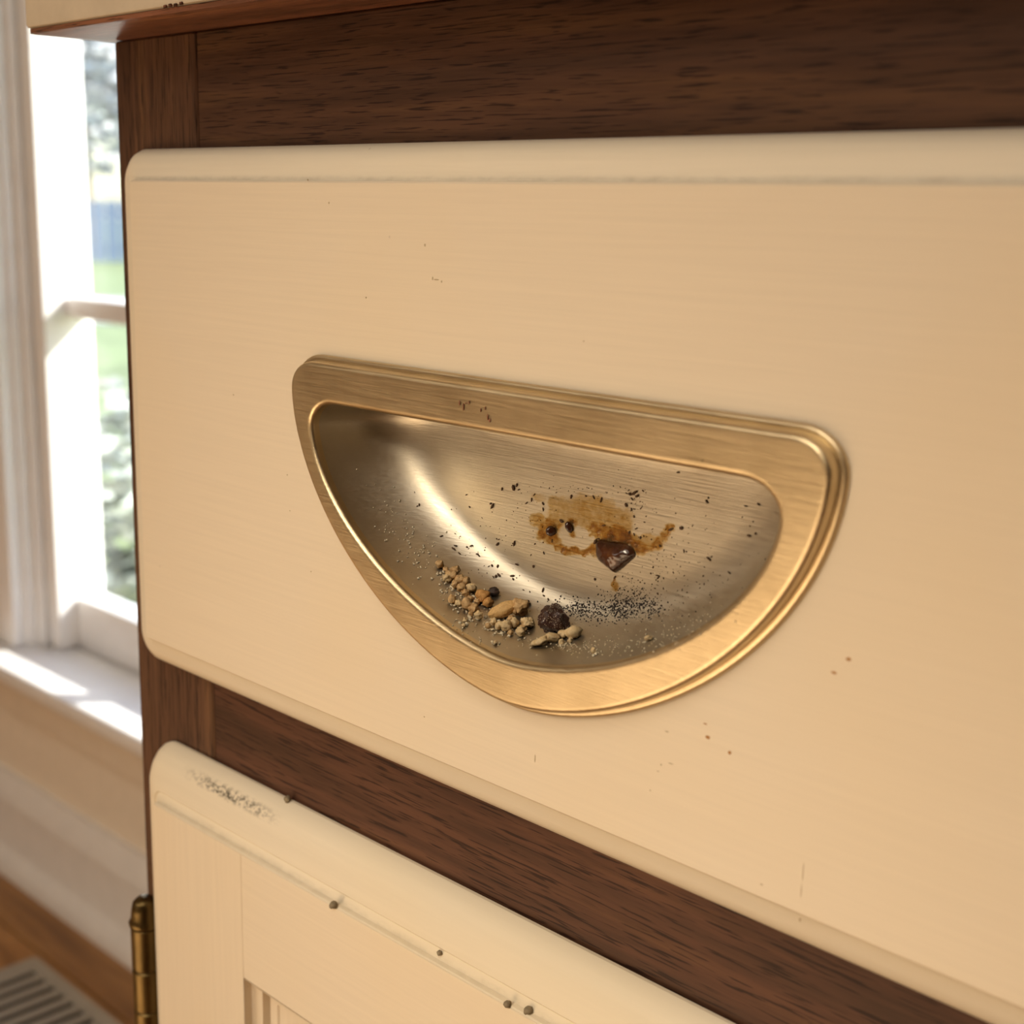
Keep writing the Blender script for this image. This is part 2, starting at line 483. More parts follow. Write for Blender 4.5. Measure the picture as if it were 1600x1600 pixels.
def inset(ring, d):
    n = len(ring); res = []
    for i in range(n):
        p0, p1 = ring[i - 2], ring[(i + 2) % n]
        tx, tz = p1[0] - p0[0], p1[1] - p0[1]
        L = math.hypot(tx, tz) or 1
        nx, nz = -tz / L, tx / L            # inward for a ccw ring
        res.append((ring[i][0] + nx * d, ring[i][1] + nz * d))
    return res
def ringY(ring, y): return [Vector((x, y, z)) for x, z in ring]
def scaled(ring, L, c=(0.147, 0.7565)): return [(c[0] + (x - c[0]) * L, c[1] + (z - c[1]) * L) for x, z in ring]

# drawer front: lipped slab with the pull's cut-out
def lipped_slab(x0, x1, z0, z1, ex, prof_, hole=None, yback=0.0096, r0=0.0015, rl=0.010):
    """ex = how far the lip goes out (left, right, top, bottom); prof_ = (fraction, y)"""
    loops = []
    for fr_, y_ in prof_:
        r = r0 + (rl - r0) * fr_
        loops.append(rrect(x0 - ex[0] * fr_, x1 + ex[1] * fr_, z0 - ex[3] * fr_, z1 + ex[2] * fr_, r, y_))
    loops.append([Vector((p.x, yback, p.z)) for p in loops[-1]])
    V, F = skin_loops(loops)
    bm = bmesh.new()
    bv = [bm.verts.new(p) for p in V]
    for f_ in F: bm.faces.new([bv[i] for i in f_])
    n = len(loops[0])
    def fill(idx, y_):
        ring = [bv[i] for i in idx]
        es = [bm.edges.get((ring[i], ring[(i + 1) % n])) for i in range(n)]
        hv = []
        if hole:
            hv = [bm.verts.new((x, y_, z)) for x, z in hole]
            es += [bm.edges.new((hv[i], hv[(i + 1) % len(hv)])) for i in range(len(hv))]
        bmesh.ops.triangle_fill(bm, use_beauty=True, use_dissolve=False, edges=es)
        return hv
    h0 = fill(list(range(n)), prof_[0][1])
    h1 = fill(list(range(n * (len(loops) - 1), n * len(loops))), yback)
    for i in range(len(h0)):
        j = (i + 1) % len(h0)
        bm.faces.new((h0[i], h0[j], h1[j], h1[i]))
    bm.verts.index_update()
    V = [v_.co.copy() for v_ in bm.verts]; F = [[v_.index for v_ in f_.verts] for f_ in bm.faces]
    bm.free()
    return V, F, n

LIPP = [(0.0, 0.0008), (0.004, 0.0002), (0.012, 0.0), ]
drawer_prof = [(-0.05, 0.0), (0.0, 0.0004), (0.02, 0.0016), (0.10, 0.0020), (0.45, 0.0028), (0.72, 0.0040), (0.90, 0.0056), (1.0, 0.0076)]
HOLE = inset(INN, -0.004)
V, F, n = lipped_slab(-0.0142, 0.3638, 0.6842, 0.8220, (0.0125, 0.0125, 0.0090, 0.0095), drawer_prof, HOLE)
drawer = mk('drawer_front', V, F, M_paint, smooth=28, label='cream painted drawer front with routed lip')
drawer.data.materials.append(M_lip_drawer)
for p in drawer.data.polygons:
    c = p.center
    if c.y > 0.0009 and (c.z > 0.8215 or c.z < 0.6845 or c.x < -0.0145 or c.x > 0.364): p.material_index = 1
cpart(drawer)
# drawer box behind the front
V, F = join([boxgeo(0.016, 0.022, 0.031, 0.44, 0.70, 0.80), boxgeo(0.327, 0.333, 0.031, 0.44, 0.70, 0.80),
             boxgeo(0.022, 0.327, 0.031, 0.44, 0.70, 0.706), boxgeo(0.022, 0.327, 0.434, 0.44, 0.706, 0.80)])
db = mk('drawer_box', V, F, M_cab_in); db.parent = drawer

# recessed half-moon pull, one pressed piece: flange, raised rim, bowl
loops = [ringY(inset(OUT, -0.0013), 0.0000), ringY(inset(OUT, -0.0013), -0.0006), ringY(inset(OUT, -0.0011), -0.0010), ringY(inset(OUT, -0.0008), -0.0012),
         ringY(inset(OUT, -0.0004), -0.0012), ringY(inset(OUT, 0.0000), -0.0012), ringY(inset(OUT, 0.0001), -0.0014), ringY(inset(OUT, 0.0002), -0.0030)]
for k in range(1, 7):
    t = math.pi / 2 * k / 6
    loops.append(ringY(inset(OUT, 0.0002 + 0.0012 * (1 - math.cos(t))), -0.0030 - 0.0012 * math.sin(t)))
loops.append(ringY(inset(OUT, 0.0018), -0.0042))
a = inset(OUT, 0.0018); c = inset(INN, -0.0018)
for t in (0.33, 0.66):
    loops.append(ringY([(p[0] * (1 - t) + q[0] * t, p[1] * (1 - t) + q[1] * t) for p, q in zip(a, c)], -0.0042))
loops += [ringY(c, -0.0042), ringY(inset(INN, -0.0014), -0.0042)]
for k in range(1, 7):
    t = math.pi / 2 * k / 6
    loops.append(ringY(inset(INN, -0.0014 + 0.0014 * math.sin(t)), -0.0042 + 0.0014 * (1 - math.cos(t))))
loops.append(ringY(INN, -0.0016))
for L, y_ in ((0.992, 0.0012), (0.982, 0.0040), (0.970, 0.0070), (0.955, 0.0098), (0.936, 0.0122), (0.912, 0.0143), (0.885, 0.0161),
              (0.855, 0.0175), (0.82, 0.0187), (0.78, 0.0195), (0.74, 0.0200), (0.66, 0.0203), (0.5, 0.0205), (0.33, 0.0206), (0.16, 0.0206), (0.04, 0.0206)):
    loops.append(ringY(scaled(INN, L), y_))
V, F = skin_loops(loops, cap1=True)
pull = mk('recessed_pull', V, F, M_brass, smooth=50, label='brushed brass half-moon recessed pull with raised rim')
pull.data.materials.append(M_bowl)
for p in pull.data.polygons:
    if p.center.y > -0.0012 and all(True for _ in (0,)):
        # inside the opening
        x_, z_ = p.center.x, p.center.z
        u = abs(x_ - 0.147) / 0.0705; w = max(0, (0.762 - z_) / 0.0446)
        if z_ < 0.7684 and u ** 1.7 + w ** 1.7 < 1.0: p.material_index = 1
pull.parent = drawer
PV = [v_.co.copy() for v_ in pull.data.vertices]
PB = BVHTree.FromPolygons(PV, [list(p.vertices) for p in pull.data.polygons])
def bowl_hit(px, py):
    h = PB.ray_cast(CAM, pix_ray(px, py))
    return h[0], h[1]

# --- cabinet door below
DX0, DX1, DZ0, DZ1 = -0.0135, 0.3631, 0.128, 0.6300
door_prof = [(-0.03, 0.0000), (0.0, 0.0004), (0.015, 0.0016), (0.16, 0.0024), (0.20, 0.0019), (0.55, 0.0028), (0.70, 0.0036), (0.84, 0.0051), (0.95, 0.0070), (1.0, 0.0086)]
ex = (0.0110, 0.0110, 0.0178, 0.011)
V, F, n = lipped_slab(DX0, DX1, DZ0, DZ1, ex, door_prof, hole=[(0.0352 - 0.003, 0.5896 + 0.003), (0.3144 + 0.003, 0.5896 + 0.003), (0.3144 + 0.003, 0.172), (0.0352 - 0.003, 0.172)][::-1], rl=0.012)
door = mk('door', V, F, M_lip_door, smooth=28, label='cream painted cabinet door with rounded lip and recessed panel')
cpart(door)
for nm, x0, x1, z0, z1, mt in (('stile', DX0 + 0.0004, 0.0352, DZ0 + 0.0004, DZ1 - 0.0004, M_paint_v), ('stile', 0.3144, DX1 - 0.0004, DZ0 + 0.0004, DZ1 - 0.0004, M_paint_v),
                               ('rail', 0.03535, 0.31425, 0.5896, DZ1 - 0.0004, M_paint), ('rail', 0.03535, 0.31425, DZ0 + 0.0004, 0.175, M_paint)):
    o = box(nm, x0, x1, -0.0002, 0.0012, z0, z1, mt, bev=0.00018, seg=1); o.parent = door
# inner moulding and panel
lp = []
for d, y_ in ((0.0004, -0.0001), (0.0005, 0.0022), (0.0014, 0.0030), (0.0042, 0.0036), (0.0046, 0.0060), (0.0080, 0.0062), (0.0088, 0.0072)):
    lp.append([Vector((x, y_, z)) for x, z in ((0.0352 + d, 0.5896 - d), (0.3144 - d, 0.5896 - d), (0.3144 - d, 0.175 + d), (0.0352 + d, 0.175 + d))])
V, F = skin_loops(lp)
o = mk('panel_moulding', V, F, M_paint_v, smooth=30); o.parent = door
o = box('panel', 0.0425, 0.3071, 0.0068, 0.0092, 0.182, 0.5823, M_paint_v, bev=0.0004, seg=1); o.parent = door

# hinge on the door's left edge
hx, hy, hr = -0.0295, 0.0050, 0.0050
def lathe(prof_, cx_, cy_, n=24):
    lp = [[Vector((cx_ + r * math.cos(2 * math.pi * i / n), cy_ + r * math.sin(2 * math.pi * i / n), z)) for i in range(n)] for r, z in prof_]
    return skin_loops(lp, cap0=True, cap1=True)
V, F = lathe([(0.0044, 0.4900), (0.0044, 0.5800)], hx, hy)
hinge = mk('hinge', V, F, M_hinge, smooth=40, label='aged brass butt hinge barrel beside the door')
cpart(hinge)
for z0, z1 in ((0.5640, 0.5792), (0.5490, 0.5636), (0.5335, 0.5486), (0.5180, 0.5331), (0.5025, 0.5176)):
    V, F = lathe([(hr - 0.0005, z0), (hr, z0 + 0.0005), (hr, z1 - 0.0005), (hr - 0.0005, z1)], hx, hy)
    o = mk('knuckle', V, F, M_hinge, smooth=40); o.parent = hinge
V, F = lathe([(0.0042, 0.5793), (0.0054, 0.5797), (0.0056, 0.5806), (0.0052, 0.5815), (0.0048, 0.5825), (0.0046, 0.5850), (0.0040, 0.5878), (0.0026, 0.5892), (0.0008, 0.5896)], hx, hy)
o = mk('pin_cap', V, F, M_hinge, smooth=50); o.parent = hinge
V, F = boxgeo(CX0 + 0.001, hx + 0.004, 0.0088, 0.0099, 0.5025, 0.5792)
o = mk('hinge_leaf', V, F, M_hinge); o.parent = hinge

# ------------------------------------------------------------------ worktop
wt = empty('worktop', (0.17, 0.24, 0.8628), label='tan worktop slab with rounded corner over the cabinet', cat='worktop')
WINV = Matrix.Translation(-Vector(wt.location))
def wslab(name, z0, z1, x0, yf, mat, r, label):
    ring = []
    x1, yb = 0.62, WY - 0.001
    for i in range(9):
        t = math.pi + math.pi / 2 * i / 8
        ring.append((x0 + r + r * math.cos(t), yf + r + r * math.sin(t)))
    ring += [(x1, yf), (x1, yb), (x0, yb)]
    def lay(d, z):
        cxm, cym = (x0 + x1) / 2, (yf + yb) / 2
        return [Vector((x + math.copysign(d, cxm - x), y_ + math.copysign(d, cym - y_), z)) for x, y_ in ring]
    V, F = skin_loops([lay(0.0012, z0), lay(0.0003, z0 + 0.0004), lay(0, z0 + 0.0012), lay(0, z1 - 0.0012), lay(0.0012, z1)], cap0=True, cap1=True)
    o = mk(name, V, F, mat, smooth=40, label=label); o.parent = wt; o.matrix_parent_inverse = WINV
    return o
wslab('slab', 0.8640, 0.900, -0.0435, -0.0158, M_counter, 0.0045, 'tan laminate worktop edge')
wslab('substrate', 0.8627, 0.8639, -0.0425, -0.0150, M_under, 0.004, 'brown wooden underside')

V, F = [], []
cv, cf = boxgeo(-0.0006, 0.0006, -0.0002, 0.0004, -0.0004, 0.0004, 0.00018, 2)
for px, dz in ((258, 0.0), (266, 0.0002), (274, 0.0), (283, 0.0003)):
    p = at_y(px, 21 - (px - 258) * 0.14, -0.0158); o_ = len(V)
    V += [Vector((p.x, -0.0158, 0.8642 + dz * 0.6)) + v_ for v_ in cv]; F += [[i + o_ for i in f_] for f_ in cf]
o = mk('edge_chips', V, F, M_under, label='small brown chips in the worktop edge', kind='stuff'); o.parent = wt; o.matrix_parent_inverse = WINV

# ------------------------------------------------------------------ floor register
reg = empty('floor_register', (-0.85, 0.36, 0.0), label='grey metal floor register below the window', cat='floor vent')
RINV = Matrix.Translation(-Vector(reg.location))
rx0, rx1, ry0, ry1 = -0.997, -0.690, 0.300, 0.424
lp = [rrect(rx0, rx1, ry0, ry1, 0.006, 0.0002, 4), rrect(rx0 + 0.003, rx1 - 0.003, ry0 + 0.003, ry1 - 0.003, 0.005, 0.0045, 4),
      rrect(rx0 + 0.016, rx1 - 0.016, ry0 + 0.016, ry1 - 0.016, 0.003, 0.0050, 4), rrect(rx0 + 0.018, rx1 - 0.018, ry0 + 0.018, ry1 - 0.018, 0.003, 0.0005, 4)]
lp = [[Vector((p.x, p.z, p.y)) for p in l] for l in lp]
V, F = skin_loops(lp)
o = mk('frame', V, F, M_register, smooth=30); o.parent = reg; o.matrix_parent_inverse = RINV
o = box('well', rx0 + 0.017, rx1 - 0.017, ry0 + 0.017, ry1 - 0.017, 0.0001, 0.0008, M_subfloor); o.parent = reg; o.matrix_parent_inverse = RINV
vs, fs = boxgeo(-0.0050, 0.0050, ry0 + 0.0175, ry1 - 0.0175, 0.0009, 0.0044, 0.0008, 1)
s0 = None; x = rx0 + 0.0225
while x < rx1 - 0.020:
    if s0 is None: s0 = o = mk('slat', vs, fs, M_register)
    else: o = s0.copy(); COL.objects.link(o)
    o.location = (x, 0, 0); o.parent = reg; o.matrix_parent_inverse = RINV
    x += 0.0205

# ------------------------------------------------------------------ spilled syrup in the bowl
def film_mat():
    m, nt, b = new_mat('amber_syrup_film')
    at = node(nt, 'ShaderNodeAttribute', attribute_name='syrup_amount')
    n = noise(nt, coords(nt, (700, 700, 700)), 1, 4, 0.65)
    n2 = noise(nt, coords(nt, (250, 250, 250)), 1, 3, 0.6)
    mr = node(nt, 'ShaderNodeMapRange'); link(nt, n, mr.inputs['Value'])
    mr.inputs['From Min'].default_value = 0.3; mr.inputs['From Max'].default_value = 0.7; mr.inputs['To Min'].default_value = 0.55; mr.inputs['To Max'].default_value = 1.45
    mu = node(nt, 'ShaderNodeMath', operation='MULTIPLY'); link(nt, at.outputs['Fac'], mu.inputs[0]); link(nt, mr.outputs[0], mu.inputs[1])
    col = ramp(nt, mu.outputs[0], [(0.0, (1, 1, 1)), (0.14, (0.93, 0.86, 0.72)), (0.30, (0.86, 0.74, 0.50)), (0.48, (0.74, 0.52, 0.22)), (0.75, (0.46, 0.23, 0.05)), (1.0, (0.15, 0.045, 0.008))])
    tr = node(nt, 'ShaderNodeBsdfTransparent'); link(nt, col, tr.inputs[0])
    df = node(nt, 'ShaderNodeBsdfDiffuse'); df.inputs[0].default_value = (0.34, 0.21, 0.075, 1)
    gl = node(nt, 'ShaderNodeBsdfGlossy'); gl.inputs['Roughness'].default_value = 0.22; gl.inputs[0].default_value = (0.9, 0.8, 0.6, 1)
    m1 = node(nt, 'ShaderNodeMixShader'); m2 = node(nt, 'ShaderNodeMixShader')
    f1 = node(nt, 'ShaderNodeMath', operation='MULTIPLY'); link(nt, mu.outputs[0], f1.inputs[0]); f1.inputs[1].default_value = 0.22; f1.use_clamp = True
    link(nt, f1.outputs[0], m1.inputs[0]); link(nt, tr.outputs[0], m1.inputs[1]); link(nt, df.outputs[0], m1.inputs[2])
    f2 = node(nt, 'ShaderNodeMath', operation='MULTIPLY'); link(nt, mu.outputs[0], f2.inputs[0]); f2.inputs[1].default_value = 0.10; f2.use_clamp = True
    link(nt, f2.outputs[0], m2.inputs[0]); link(nt, m1.outputs[0], m2.inputs[1]); link(nt, gl.outputs[0], m2.inputs[2])
    nt.nodes.remove(b)
    link(nt, m2.outputs[0], nt.nodes['Material Output'].inputs['Surface'])
    return m
M_film = film_mat()
M_drop, nt, b = new_mat('dark_syrup')
nd = noise(nt, coords(nt, (180, 180, 180), (2, 2, 2)), 1, 3)
link(nt, ramp(nt, nd, [(0.35, (0.022, 0.006, 0.003)), (0.55, (0.06, 0.016, 0.005)), (0.72, (0.16, 0.055, 0.012))]), b.inputs['Base Color'])
b.inputs['Roughness'].default_value = 0.24; b.inputs['Coat Weight'].default_value = 0.3

syrup_loc = bowl_hit(960, 850)[0]
syrup = empty('syrup_spill', syrup_loc, label='dried amber syrup spill with dark heart-shaped drop on the bowl back', cat='spill')
SINV = Matrix.Translation(-Vector(syrup_loc))
def sp(o): o.parent = syrup; o.matrix_parent_inverse = SINV; return o
def cr(cx_, cy_): return (820 + cx_ / 5.333, 740 + cy_ / 5.333)     # close-up coordinates of the stain
# film strokes: (x, y, rx, ry, density)
STROKES = [(110, 390, 70, 80, .42), (170, 470, 80, 90, .5), (240, 440, 90, 95, .55), (230, 540, 80, 60, .5), (290, 610, 55, 40, .55), (350, 640, 55, 34, .6), (430, 650, 60, 36, .62), (500, 655, 60, 38, .62), (570, 650, 60, 55, .66),
           (380, 430, 62, 95, .62), (400, 490, 40, 50, .5), (330, 330, 170, 120, .24), (480, 320, 190, 130, .28), (620, 330, 190, 120, .30), (760, 380, 150, 130, .30), (280, 250, 120, 80, .22), (500, 240, 180, 80, .22), (650, 260, 120, 80, .22), (830, 430, 90, 120, .26),
           (600, 440, 90, 60, .52), (660, 480, 110, 70, .62), (760, 500, 110, 80, .68), (850, 540, 110, 70, .66), (700, 560, 120, 70, .85), (820, 580, 120, 60, .85), (920, 600, 90, 60, .62), (980, 630, 90, 55, .58), (1050, 620, 80, 45, .55), (1110, 580, 60, 55, .5), (1160, 520, 55, 60, .45), (1205, 470, 50, 62, .5), (1230, 440, 28, 34, .5), (1000, 560, 110, 60, .22),
           (740, 920, 34, 52, .55), (765, 945, 26, 40, .5), (755, 865, 12, 26, .8), (120, 200, 60, 40, .12), (560, 600, 40, 40, .5)]
HOLES = [(470, 560, 120, 62), (390, 575, 75, 40), (330, 480, 42, 70), (480, 510, 50, 32), (905, 345, 0, 0)]
x0, x1, y0, y1, stp = -20, 1320, 60, 1010, 7.0
nx, ny = int((x1 - x0) / stp) + 1, int((y1 - y0) / stp) + 1
dens = np.zeros((ny, nx)); gx = x0 + np.arange(nx) * stp; gy = y0 + np.arange(ny) * stp
X, Y = np.meshgrid(gx, gy)
WN = np.array([[mnoise.fractal(Vector((a_ * 0.012, c_ * 0.012, 3.3)), 1.0, 2.0, 4) for a_ in gx] for c_ in gy])
WM = np.array([[mnoise.fractal(Vector((a_ * 0.012, c_ * 0.012, 9.3)), 1.0, 2.0, 4) for a_ in gx] for c_ in gy])
WN2 = np.array([[mnoise.fractal(Vector((a_ * 0.045, c_ * 0.045, 5.1)), 1.0, 2.0, 4) for a_ in gx] for c_ in gy])
Xw, Yw = X + WN * 34 + WN2 * 12, Y + WM * 34 - WN2 * 12
for (a_, c_, rx_, ry_, d_) in STROKES:
    q = ((Xw - a_) / rx_) ** 2 + ((Yw - c_) / ry_) ** 2
    dens = np.maximum(dens, d_ * np.clip((1.0 - q) * 1.5, 0, 1))
for (a_, c_, rx_, ry_) in HOLES:
    if rx_ == 0: continue
    q = ((Xw - a_) / rx_) ** 2 + ((Yw - c_) / ry_) ** 2
    dens *= np.clip((q - 0.75) * 4, 0, 1)
dens *= (0.82 + 0.25 * WN + 0.25 * WN2)
vid = {}; V = []; D = []; F = []
def film_v(j, i):
    k = (j, i)
    if k not in vid:
        h, nrm = bowl_hit(*cr(gx[i], gy[j]))
        if nrm.dot(pix_ray(900, 850)) > 0: nrm = -nrm
        vid[k] = len(V); V.append(h + nrm * (0.00006 + 0.00035 * float(dens[j, i]) * (dens[j, i] > 0))); D.append(float(dens[j, i]))
    return vid[k]
for j in range(ny - 1):
    for i in range(nx - 1):
        if dens[j:j + 2, i:i + 2].max() > 0.02:
            F.append([film_v(j, i), film_v(j, i + 1), film_v(j + 1, i + 1), film_v(j + 1, i)])
film = mk('syrup_film', V, F, M_film, smooth=180, label='thin amber film')
att = film.data.attributes.new('syrup_amount', 'FLOAT', 'POINT'); att.data.foreach_set('value', D)
sp(film)
# heart-shaped drop
heart = [(600, 610), (596, 580), (612, 556), (640, 545), (680, 552), (720, 560), (770, 566), (820, 572), (870, 590), (905, 625), (925, 665), (922, 690), (900, 715), (860, 750), (815, 790), (775, 820), (762, 828), (745, 818), (705, 785), (655, 748), (622, 715), (604, 670)]
def closed_spline(pts_, m_=4):
    out = []; k_ = len(pts_)
    for i in range(k_):
        p0, p1, p2, p3 = [pts_[(i + q) % k_] for q in (-1, 0, 1, 2)]
        for j in range(m_):
            t = j / m_
            out.append(tuple(0.5 * (2 * p1[a_] + (p2[a_] - p0[a_]) * t + (2 * p0[a_] - 5 * p1[a_] + 4 * p2[a_] - p3[a_]) * t * t + (3 * p1[a_] - p0[a_] - 3 * p2[a_] + p3[a_]) * t ** 3) for a_ in (0, 1)))
    return out
heart = closed_spline(heart)
hx_ = np.arange(585, 940, 5.0); hy_ = np.arange(535, 840, 5.0)
HX, HY = np.meshgrid(hx_, hy_)
seg = np.array(heart); nxt = np.roll(seg, -1, axis=0)
dist = np.full(HX.shape, 1e9); inside = np.zeros(HX.shape, bool)
for (ax_, ay_), (bx_, by_) in zip(seg, nxt):
    ex_, ey_ = bx_ - ax_, by_ - ay_
    t_ = np.clip(((HX - ax_) * ex_ + (HY - ay_) * ey_) / (ex_ * ex_ + ey_ * ey_ + 1e-9), 0, 1)
    dist = np.minimum(dist, np.hypot(HX - ax_ - t_ * ex_, HY - ay_ - t_ * ey_))
    cr_ = ((ay_ > HY) != (by_ > HY)) & (HX < ex_ * (HY - ay_) / (by_ - ay_ + 1e-9) + ax_)
    inside ^= cr_
H_ = np.where(inside, np.sqrt(np.clip(1 - (1 - np.clip(dist / 165, 0, 1)) ** 2, 0, 1)), 0)
for _ in range(9):
    Hp = np.pad(H_, 1, mode='edge')
    H_ = (Hp[:-2, 1:-1] + Hp[2:, 1:-1] + Hp[1:-1, :-2] + Hp[1:-1, 2:] + 2 * H_) / 6 * inside
V = []; F = []; vid = {}
def drop_v(j, i):
    if (j, i) not in vid:
        h, nrm = bowl_hit(*cr(HX[j, i], HY[j, i]))
        if nrm.dot(pix_ray(900, 850)) > 0: nrm = -nrm
        w_ = 1 + 0.10 * mnoise.noise(Vector((HX[j, i] * .02, HY[j, i] * .02, 0)))
        sag = 0.85 + 0.3 * (HY[j, i] - 600) / 170
        vid[(j, i)] = len(V); V.append(h + nrm * (0.00003 + 0.0027 * float(H_[j, i]) * w_ * sag))
    return vid[(j, i)]
for j in range(len(hy_) - 1):
    for i in range(len(hx_) - 1):
        if inside[j:j + 2, i:i + 2].sum() >= 3:
            F.append([drop_v(j, i), drop_v(j, i + 1), drop_v(j + 1, i + 1), drop_v(j + 1, i)])
sp(mk('syrup_drop', V, F, M_drop, smooth=180, label='dark brown heart-shaped syrup drop'))

# lumps: rough little boulders from an icosphere
ICO = {}
def ico(sub):
    if sub not in ICO:
        bm = bmesh.new(); bmesh.ops.create_icosphere(bm, subdivisions=sub, radius=1)
        bm.verts.index_update()
        ICO[sub] = ([v_.co.copy() for v_ in bm.verts], [[v_.index for v_ in f_.verts] for f_ in bm.faces]); bm.free()
    return ICO[sub]
def lump(r, seed, rough=0.35, sub=3, stretch=(1, 1, 1), fine=0.12):
    vs, fs = ico(sub); out = []
    for p in vs:
        d = 1 + rough * mnoise.noise(p * 1.3 + Vector((seed * 7.1, seed, 0))) + fine * mnoise.noise(p * 3.6 + Vector((0, seed * 3.7, seed))) + fine * 0.8 * mnoise.noise(p * 7.5 + Vector((seed, 0, seed * 2.3)))
        out.append(Vector((p.x * stretch[0], p.y * stretch[1], p.z * stretch[2])) * d * r)
    return out, fs
def face_up(px, py):
    h, nrm = bowl_hit(px, py)
    if nrm.dot(pix_ray(px, py)) > 0: nrm = -nrm
    return h, nrm
PXM = 0.345 / FPX         # metres per photo pixel at the bowl

def crumb(name, px, py, r, mat, seed, stretch=(1, 1, 1), rough=0.35, roll=0.0, label=None, cat='crumb', group=None, lift=0.55, sub=3, fine=0.12, parent=None):
    """r in photo pixels; the lump's long axis is x before rolling about the view axis"""
    h, nrm = face_up(px, py + r * 0.6)
    R_ = r * PXM
    vs, fs = lump(R_, seed, rough, sub, stretch, fine)
    rot = CR @ Matrix.Rotation(roll, 3, 'Z')
    vs = [rot @ v_ for v_ in vs]
    low = min(v_.dot(nrm) for v_ in vs)
    o = mk(name, vs, fs, mat, smooth=60, label=label, cat=cat, group=group)
    o.location = h + nrm * (-low * lift * 1.6 if False else -low * 0.88)
    return o

def crumb_mat(name, base, dark, rough=0.75):
    m, nt, b = new_mat(name)
    n = noise(nt, coords(nt, (1400, 1400, 1400)), 1, 4, 0.7)
    n2 = noise(nt, coords(nt, (420, 420, 420)), 1, 2)
    c = mix(nt, ramp(nt, n, [(0.35, g(0)), (0.65, g(1))]), dark, base)
    c = mix(nt, ramp(nt, n2, [(0.5, g(0)), (0.75, g(0.6))]), c, tuple(x * 0.75 for x in base))
    link(nt, c, b.inputs['Base Color']); b.inputs['Roughness'].default_value = rough
    bump(nt, n, 0.6, 0.0004, b)
    return m
M_crumb = crumb_mat('tan_crumb', (0.76, 0.51, 0.25), (0.48, 0.27, 0.10))
M_crumb2 = crumb_mat('pale_crumb', (0.86, 0.66, 0.38), (0.66, 0.45, 0.21))
M_crumb3 = crumb_mat('toasted_crumb', (0.74, 0.40, 0.13), (0.46, 0.21, 0.055))
M_darkcrumb = crumb_mat('dark_crumb', (0.06, 0.030, 0.018), (0.022, 0.010, 0.007), 0.6)
M_nut = crumb_mat('almond', (0.84, 0.54, 0.22), (0.64, 0.36, 0.12), 0.6)
# sugared dark fruit: white sugar grains as speckle
M_fruit, nt, b = new_mat('sugared_dark_fruit')
vo = node(nt, 'ShaderNodeTexVoronoi'); vo.inputs['Scale'].default_value = 2600
link(nt, coords(nt, (1, 1, 1)), vo.inputs['Vector'])
nz = noise(nt, coords(nt, (300, 300, 300)), 1, 2)
fl = mix(nt, 1.0, ramp(nt, vo.outputs['Distance'], [(0.20, g(1)), (0.32, g(0))]), ramp(nt, nz, [(0.36, g(0)), (0.52, g(1))]), 'MULTIPLY')
link(nt, mix(nt, fl, (0.035, 0.010, 0.006), (0.62, 0.48, 0.36)), b.inputs['Base Color'])
b.inputs['Roughness'].default_value = 0.45

sp(crumb('syrup_bubble', 820 + 240 / 5.333, 740 + 450 / 5.333, 8, M_drop, 3, rough=0.05, stretch=(1, 1, 0.5), cat=None))
sp(crumb('syrup_bubble', 820 + 385 / 5.333, 740 + 420 / 5.333, 7, M_drop, 4, rough=0.1, stretch=(0.8, 1.3, 0.5), roll=0.4, cat=None))

crumb('almond_piece', 787, 953, 15, M_nut, 11, (1.65, 0.74, 0.7), 0.15, roll=math.radians(24), label='long golden almond piece lying on the crumb row', cat='nut', fine=0.05, sub=4)
crumb('biscuit_crumb', 815, 951, 13, M_crumb, 12, (1.0, 0.95, 0.8), 0.5, label='rough tan biscuit crumb against the right end of the almond piece', sub=4, fine=0.2)
crumb('biscuit_crumb', 826, 942, 4, M_darkcrumb, 13, label='tiny dark bit on top of the biscuit crumb beside the almond piece')
crumb('fruit_chunk', 869, 972, 21, M_fruit, 14, (1.05, 0.95, 0.8), 0.55, label='dark brown sugared fruit chunk, largest dark lump in the pull', cat='dried fruit', sub=4, fine=0.14)
crumb('nut_piece', 899, 988, 12, M_crumb2, 15, (1.12, 0.78, 0.8), 0.2, roll=0.25, label='pale smooth nut piece right of the dark fruit chunk', cat='nut', fine=0.05)
crumb('nut_piece', 863, 997, 11, M_crumb2, 16, (1.15, 0.6, 0.7), 0.4, roll=-0.15, label='pale flat nut sliver in front of the dark fruit chunk', cat='nut')
crumb('nut_piece', 845, 1002, 11, M_crumb2, 17, (1.2, 0.55, 0.7), 0.4, roll=0.35, label='pointed pale nut sliver at the lower left of the dark fruit chunk', cat='nut')
crumb('nut_piece', 880, 992, 7, M_crumb2, 18, label='small pale nut bit between the sliver and the smooth nut piece', cat='nut')
crumb('biscuit_crumb', 754, 932, 11, M_crumb3, 19, (1, 0.95, 0.9), 0.45, label='toasted orange crumb next to the dark round crumb')
crumb('biscuit_crumb', 763, 941, 8, M_crumb3, 20, (1, 0.9, 0.9), 0.4, label='toasted orange crumb at the upper left end of the almond piece')
crumb('biscuit_crumb', 772, 924, 7.5, M_darkcrumb, 21, (1.1, 0.9, 0.9), 0.4, label='dark round crumb above the toasted orange crumb')
crumb('biscuit_crumb', 1015, 998, 5, M_crumb2, 22, (1.1, 0.8, 0.8), 0.5, label='lone pale flake at the right of the bowl floor')
crumb('biscuit_crumb', 687, 882, 6.5, M_crumb, 23, label='tan crumb at the far upper left end of the crumb row')
crumb('biscuit_crumb', 826, 974, 9.5, M_crumb2, 24, (1.05, 0.85, 0.9), 0.4, label='pale knobbly crumb below the biscuit crumb, left of the fruit chunk', sub=4, fine=0.2)
